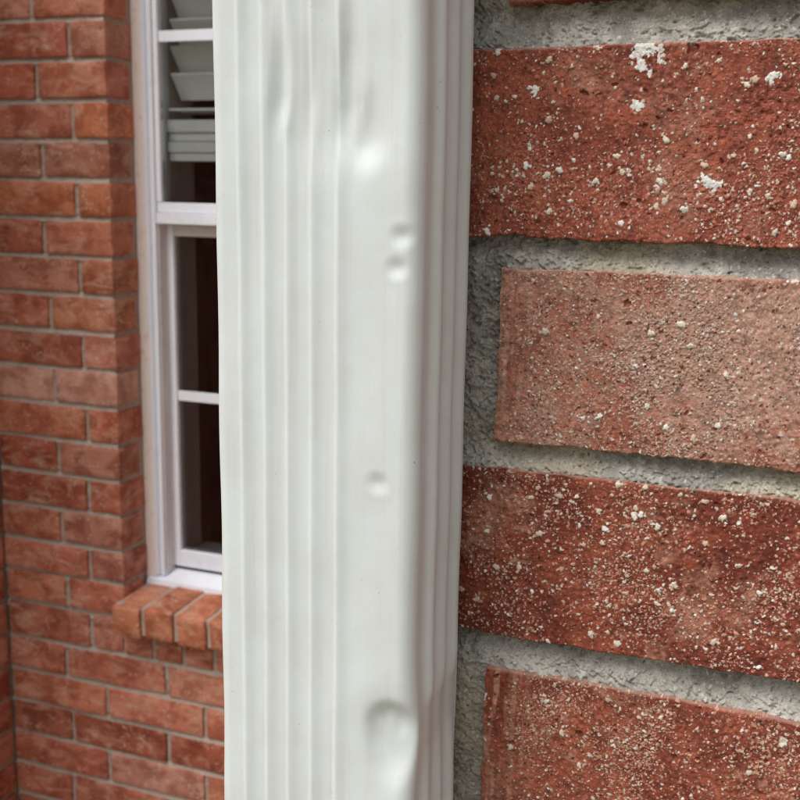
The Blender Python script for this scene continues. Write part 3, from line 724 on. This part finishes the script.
# ------------------------------------------------------------------ room behind the window
rm = MB()
rx0, rx1, ry0, ry1, rz0, rz1 = -2.3, 0.6, 2.165, 4.6, 0.05, 2.6
def sheet(a, b, c, d):
    n = len(rm.v); rm.v += [a, b, c, d]; rm.f.append((n, n + 1, n + 2, n + 3))
rm.box(rx0 - 0.05, rx0, ry0 + 0.09, ry1, rz0, rz1).box(rx1, rx1 + 0.05, ry0 + 0.09, ry1, rz0, rz1).box(rx0, rx1, ry1, ry1 + 0.05, rz0, rz1)
rm.box(rx0, rx1, ry0 + 0.09, ry1, rz1, rz1 + 0.05).box(rx0, rx1, ry0 + 0.09, ry1, rz0 - 0.05, rz0)
# inner leaf with the window return
rm.box(rx0, -1.3985, 2.161, 2.255, rz0, rz1).box(XR, rx1, 2.161, 2.255, rz0, rz1)
rm.box(-1.3975, XR, 2.161, 2.255, zH(ZT), rz1).box(-1.3975, XR, 2.161, 2.255, rz0, zH(-0.905))
tag(rm.build('room', M_room), kind='structure')
tag(MB().box(-1.397, XR - 0.0005, 2.1605, 2.275, zH(-0.9045), zH(-0.868)).build('window_stool', M_stool, None, 0.003, at=(-1, 2.2, zH(-0.868))), 'pale grey inner window ledge seen through the lower pane', 'window ledge')

# curtain: deep red folds hanging behind the glass
cu = thing('curtain', (-0.98, 2.33, 0.35), 'dark red curtain hanging in folds behind the lower window glass', 'curtain')
xs = np.linspace(-1.325, -0.62, 260); zs = np.linspace(0.38, 2.25, 12)
X, Z = np.meshgrid(xs, zs)
fold = 0.022 * np.sin((X + 0.02 * np.sin(Z * 2)) * 95) + 0.009 * np.sin(X * 41 + 1.3) + 0.004 * np.sin(X * 170 + Z)
V = np.stack([X, 2.34 + fold, Z], -1).reshape(-1, 3)
V2 = V + np.array((0, 0.002, 0))
F = grid_faces(12, 260)
link('cloth', mesh_np('cloth', np.concatenate([V, V2]) - np.array((-0.98, 2.33, 0.35)), np.concatenate([F, F[:, ::-1] + len(V)])), M_curtain, cu, (-0.98, 2.33, 0.35))
MB().box(-1.36, -0.58, 2.335, 2.35, 2.252, 2.267).build('curtain_rod', M_black, cu)

# blind: tilted slats above, the raised stack and bottom rail below
bl = thing('window_blind', (-1.0, 2.2, zH(0.03)), 'half-raised white slatted blind behind the upper window pane', 'blind')
bx0, bx1 = -1.385, XR - 0.012
def slat(zc, ang, yc=2.168, w=0.063, th=0.004):
    m = MB(); n = 7; top = []; bot = []
    for k in range(n):
        s = -w / 2 + w * k / (n - 1); crown = 0.003 * (1 - (2 * s / w) ** 2)
        y = s * math.cos(ang) - crown * math.sin(ang) * -1 * 0; z = -s * math.sin(ang) + crown
        top.append((yc + y, zc + z + th / 2)); bot.append((yc + y, zc + z - th / 2))
    m.prism_x(bot + top[::-1], bx0, bx1)
    return m.build('slat', M_slat, bl)
for i in range(10): slat(zH(0.175 + 0.055 * i), math.radians(52))
slat(zH(0.1245), math.radians(4), 2.170, 0.063, 0.005)
for i, (z0, z1, dy) in enumerate(((0.0795, 0.106, 0.0), (0.0615, 0.0785, 0.010), (0.0375, 0.0605, 0.002))):
    MB().box(-1.396 + 0.0015 * i, bx1, 2.138 + dy, 2.20, zH(z0), zH(z1)).build('slat', M_slat, bl, 0.0045)
MB().box(-1.391, bx1, 2.146, 2.196, zH(0.020), zH(0.0365)).build('bottom_rail', M_slat, bl, 0.003)
MB().box(bx0 - 0.004, bx1 + 0.004, 2.165, 2.21, zH(0.655), zH(0.698)).build('head_rail', M_slat, bl, 0.003)

# ================================================================== DOWNSPOUT
sp = thing('downspout', (-0.177, 0.386, 0), 'white ribbed metal downspout with hail dents standing against the near brick wall', 'downspout')
def downspout():
    XLs, XRs, YF0, YB = -0.2172, -0.1372, 0.3605, 0.4165
    RL, RR, RB = 0.0055, 0.0062, 0.005
    pts = []       # (x, y, nx, ny)
    def seg(x0, y0, x1, y1, nx, ny, step):
        n = max(2, int(math.hypot(x1 - x0, y1 - y0) / step))
        for k in range(n): t = k / n; pts.append((x0 + (x1 - x0) * t, y0 + (y1 - y0) * t, nx, ny))
    def arc(cx, cy, r, a0, a1, n):
        for k in range(n):
            a = a0 + (a1 - a0) * k / n; pts.append((cx + r * math.cos(a), cy + r * math.sin(a), math.cos(a), math.sin(a)))
    seg(XLs, YB - RB, XLs, YF0 + RL, -1, 0, 0.0008)
    arc(XLs + RL, YF0 + RL, RL, math.pi, 1.5 * math.pi, 14)
    seg(XLs + RL, YF0, XRs - RR, YF0, 0, -1, 0.00042)
    arc(XRs - RR, YF0 + RR, RR, 1.5 * math.pi, 2 * math.pi, 26)
    seg(XRs, YF0 + RR, XRs, YB - RB, 1, 0, 0.0004)
    arc(XRs - RB, YB - RB, RB, 0, 0.5 * math.pi, 10)
    seg(XRs - RB, YB, XLs + RB, YB, 0, 1, 0.004)
    arc(XLs + RB, YB - RB, RB, 0.5 * math.pi, math.pi, 8)
    P = np.array(pts); px, py, nx, ny = P.T
    front = (ny < -0.5); 
    rib = np.zeros(len(px))
    # front ribs: rounded crest, steeper on the right flank
    for c in (-0.2055, -0.1960, -0.1870, -0.1774, -0.1674):
        d = px - c
        rib += np.where(ny < -0.98, 0.00140 / (1 + np.exp(-d / 0.00028)) * np.exp(-(np.maximum(d, 0) / 0.0038) ** 2), 0)
    for c in (0.3770, 0.3905, 0.4040):
        rib += np.where(nx > 0.98, 0.0026 * np.exp(-np.abs((py - c) / 0.0040) ** 2.6), 0)
        rib += np.where(nx < -0.98, 0.0026 * np.exp(-np.abs((py - c) / 0.0040) ** 2.6), 0)
    zs = np.concatenate([np.arange(0.03, H - 0.30, 0.02), np.arange(H - 0.30, H + 0.11, 0.00058), np.arange(H + 0.112, 2.75, 0.02)])
    Zr = zs - H
    # hail dents: (x, z, sx, sz, depth, rim)
    X = px[None, :]; Z = Zr[:, None]
    D = np.zeros((len(zs), len(px)))
    def dent(cx, cz, sx, sz, a, sharp=2.0, rot=0.0, up=None):
        dx, dz = X - cx, Z - cz
        if up: dz = np.where(dz > 0, dz * sz / up, dz)
        c, s = math.cos(rot), math.sin(rot)
        q = np.sqrt(((c * dx + s * dz) / sx) ** 2 + ((-s * dx + c * dz) / sz) ** 2)
        return a * (np.exp(-0.5 * q ** sharp) - 0.10 * np.exp(-0.5 * ((q - 2.3) / 0.6) ** 2))
    mm = 0.001
    D += dent(-0.1430, -0.0205, 2.4 * mm, 2.0 * mm, 0.85 * mm)
    D += dent(-0.1450, -0.0312, 2.2 * mm, 2.0 * mm, 0.85 * mm)
    D += dent(-0.1510, -0.1070, 2.3 * mm, 2.1 * mm, 0.75 * mm)
    D += dent(-0.1450, -0.2000, 7.6 * mm, 17 * mm, 3.0 * mm, 4.4, 0.0, 8.2 * mm)
    D += dent(-0.1400, -0.2110, 8.0 * mm, 17 * mm, 1.3 * mm, 2.0)
    D += dent(-0.1425, -0.1985, 1.5 * mm, 3.4 * mm, 0.45 * mm, 2.6)
    D += dent(-0.1505, -0.2050, 1.2 * mm, 4.5 * mm, 0.25 * mm, 2.0, 0.5)
    D += dent(-0.1660, 0.0140, 13 * mm, 9 * mm, 1.6 * mm, 2.0, 0.0, 26 * mm)
    D += dent(-0.1570, 0.0110, 4.2 * mm, 5.2 * mm, 1.7 * mm, 2.2, -0.15, 9 * mm)
    D += dent(-0.1885, 0.0260, 2.0 * mm, 7 * mm, 1.5 * mm, 2.0, -0.10, 15 * mm)
    D += dent(-0.1635, 0.0240, 2.6 * mm, 8 * mm, 1.9 * mm, 2.0, -0.12, 20 * mm)
    D += dent(-0.1765, 0.0280, 1.8 * mm, 8 * mm, 0.6 * mm, 2.0, -0.05, 18 * mm)
    rng = np.random.default_rng(4)
    fine = (Zr > -0.31) & (Zr < 0.115)
    wob = np.zeros_like(D)
    for k in range(9):
        wob += np.sin(X * rng.normal(0, 90) + Z * rng.normal(0, 45) + rng.uniform(0, 6.28)) * 0.00008
    wgt = np.clip(-ny, 0, 1)[None, :] ** 0.8
    flat = np.clip(1 - D / (3.0 * mm), 0.25, 1)          # dents stretch the ribs out
    off = rib[None, :] * flat + wob - D * wgt
    # the big dent also pushes the side ribs over
    push = np.exp(-((Z + 0.205) / 0.02) ** 2) * 0.0012 * np.clip(nx, 0, 1)[None, :] * np.exp(-((py - 0.370) / 0.012) ** 2)[None, :]
    VX = px[None, :] + nx[None, :] * off + push; VY = py[None, :] + ny[None, :] * (off)
    # keep dents pushing straight back on the rounded corner
    VX = px[None, :] + nx[None, :] * (rib[None, :] * flat + wob) + push; VY = py[None, :] + ny[None, :] * (rib[None, :] * flat + wob) + D * wgt
    V = np.stack([VX, VY, np.repeat(zs[:, None], len(px), 1)], -1)
    nr, nc = V.shape[:2]
    V = np.concatenate([V, V[:, :1]], 1)
    F = grid_faces(nr, nc + 1)
    i = F % (nc + 1); r = F // (nc + 1); F = r * nc + np.where(i == nc, 0, i)
    V = V[:, :nc].reshape(-1, 3)
    me = mesh_np('pipe', V - np.array((-0.177, 0.386, 0)), F)
    return link('pipe', me, M_spout, sp, (-0.177, 0.386, 0))
downspout()
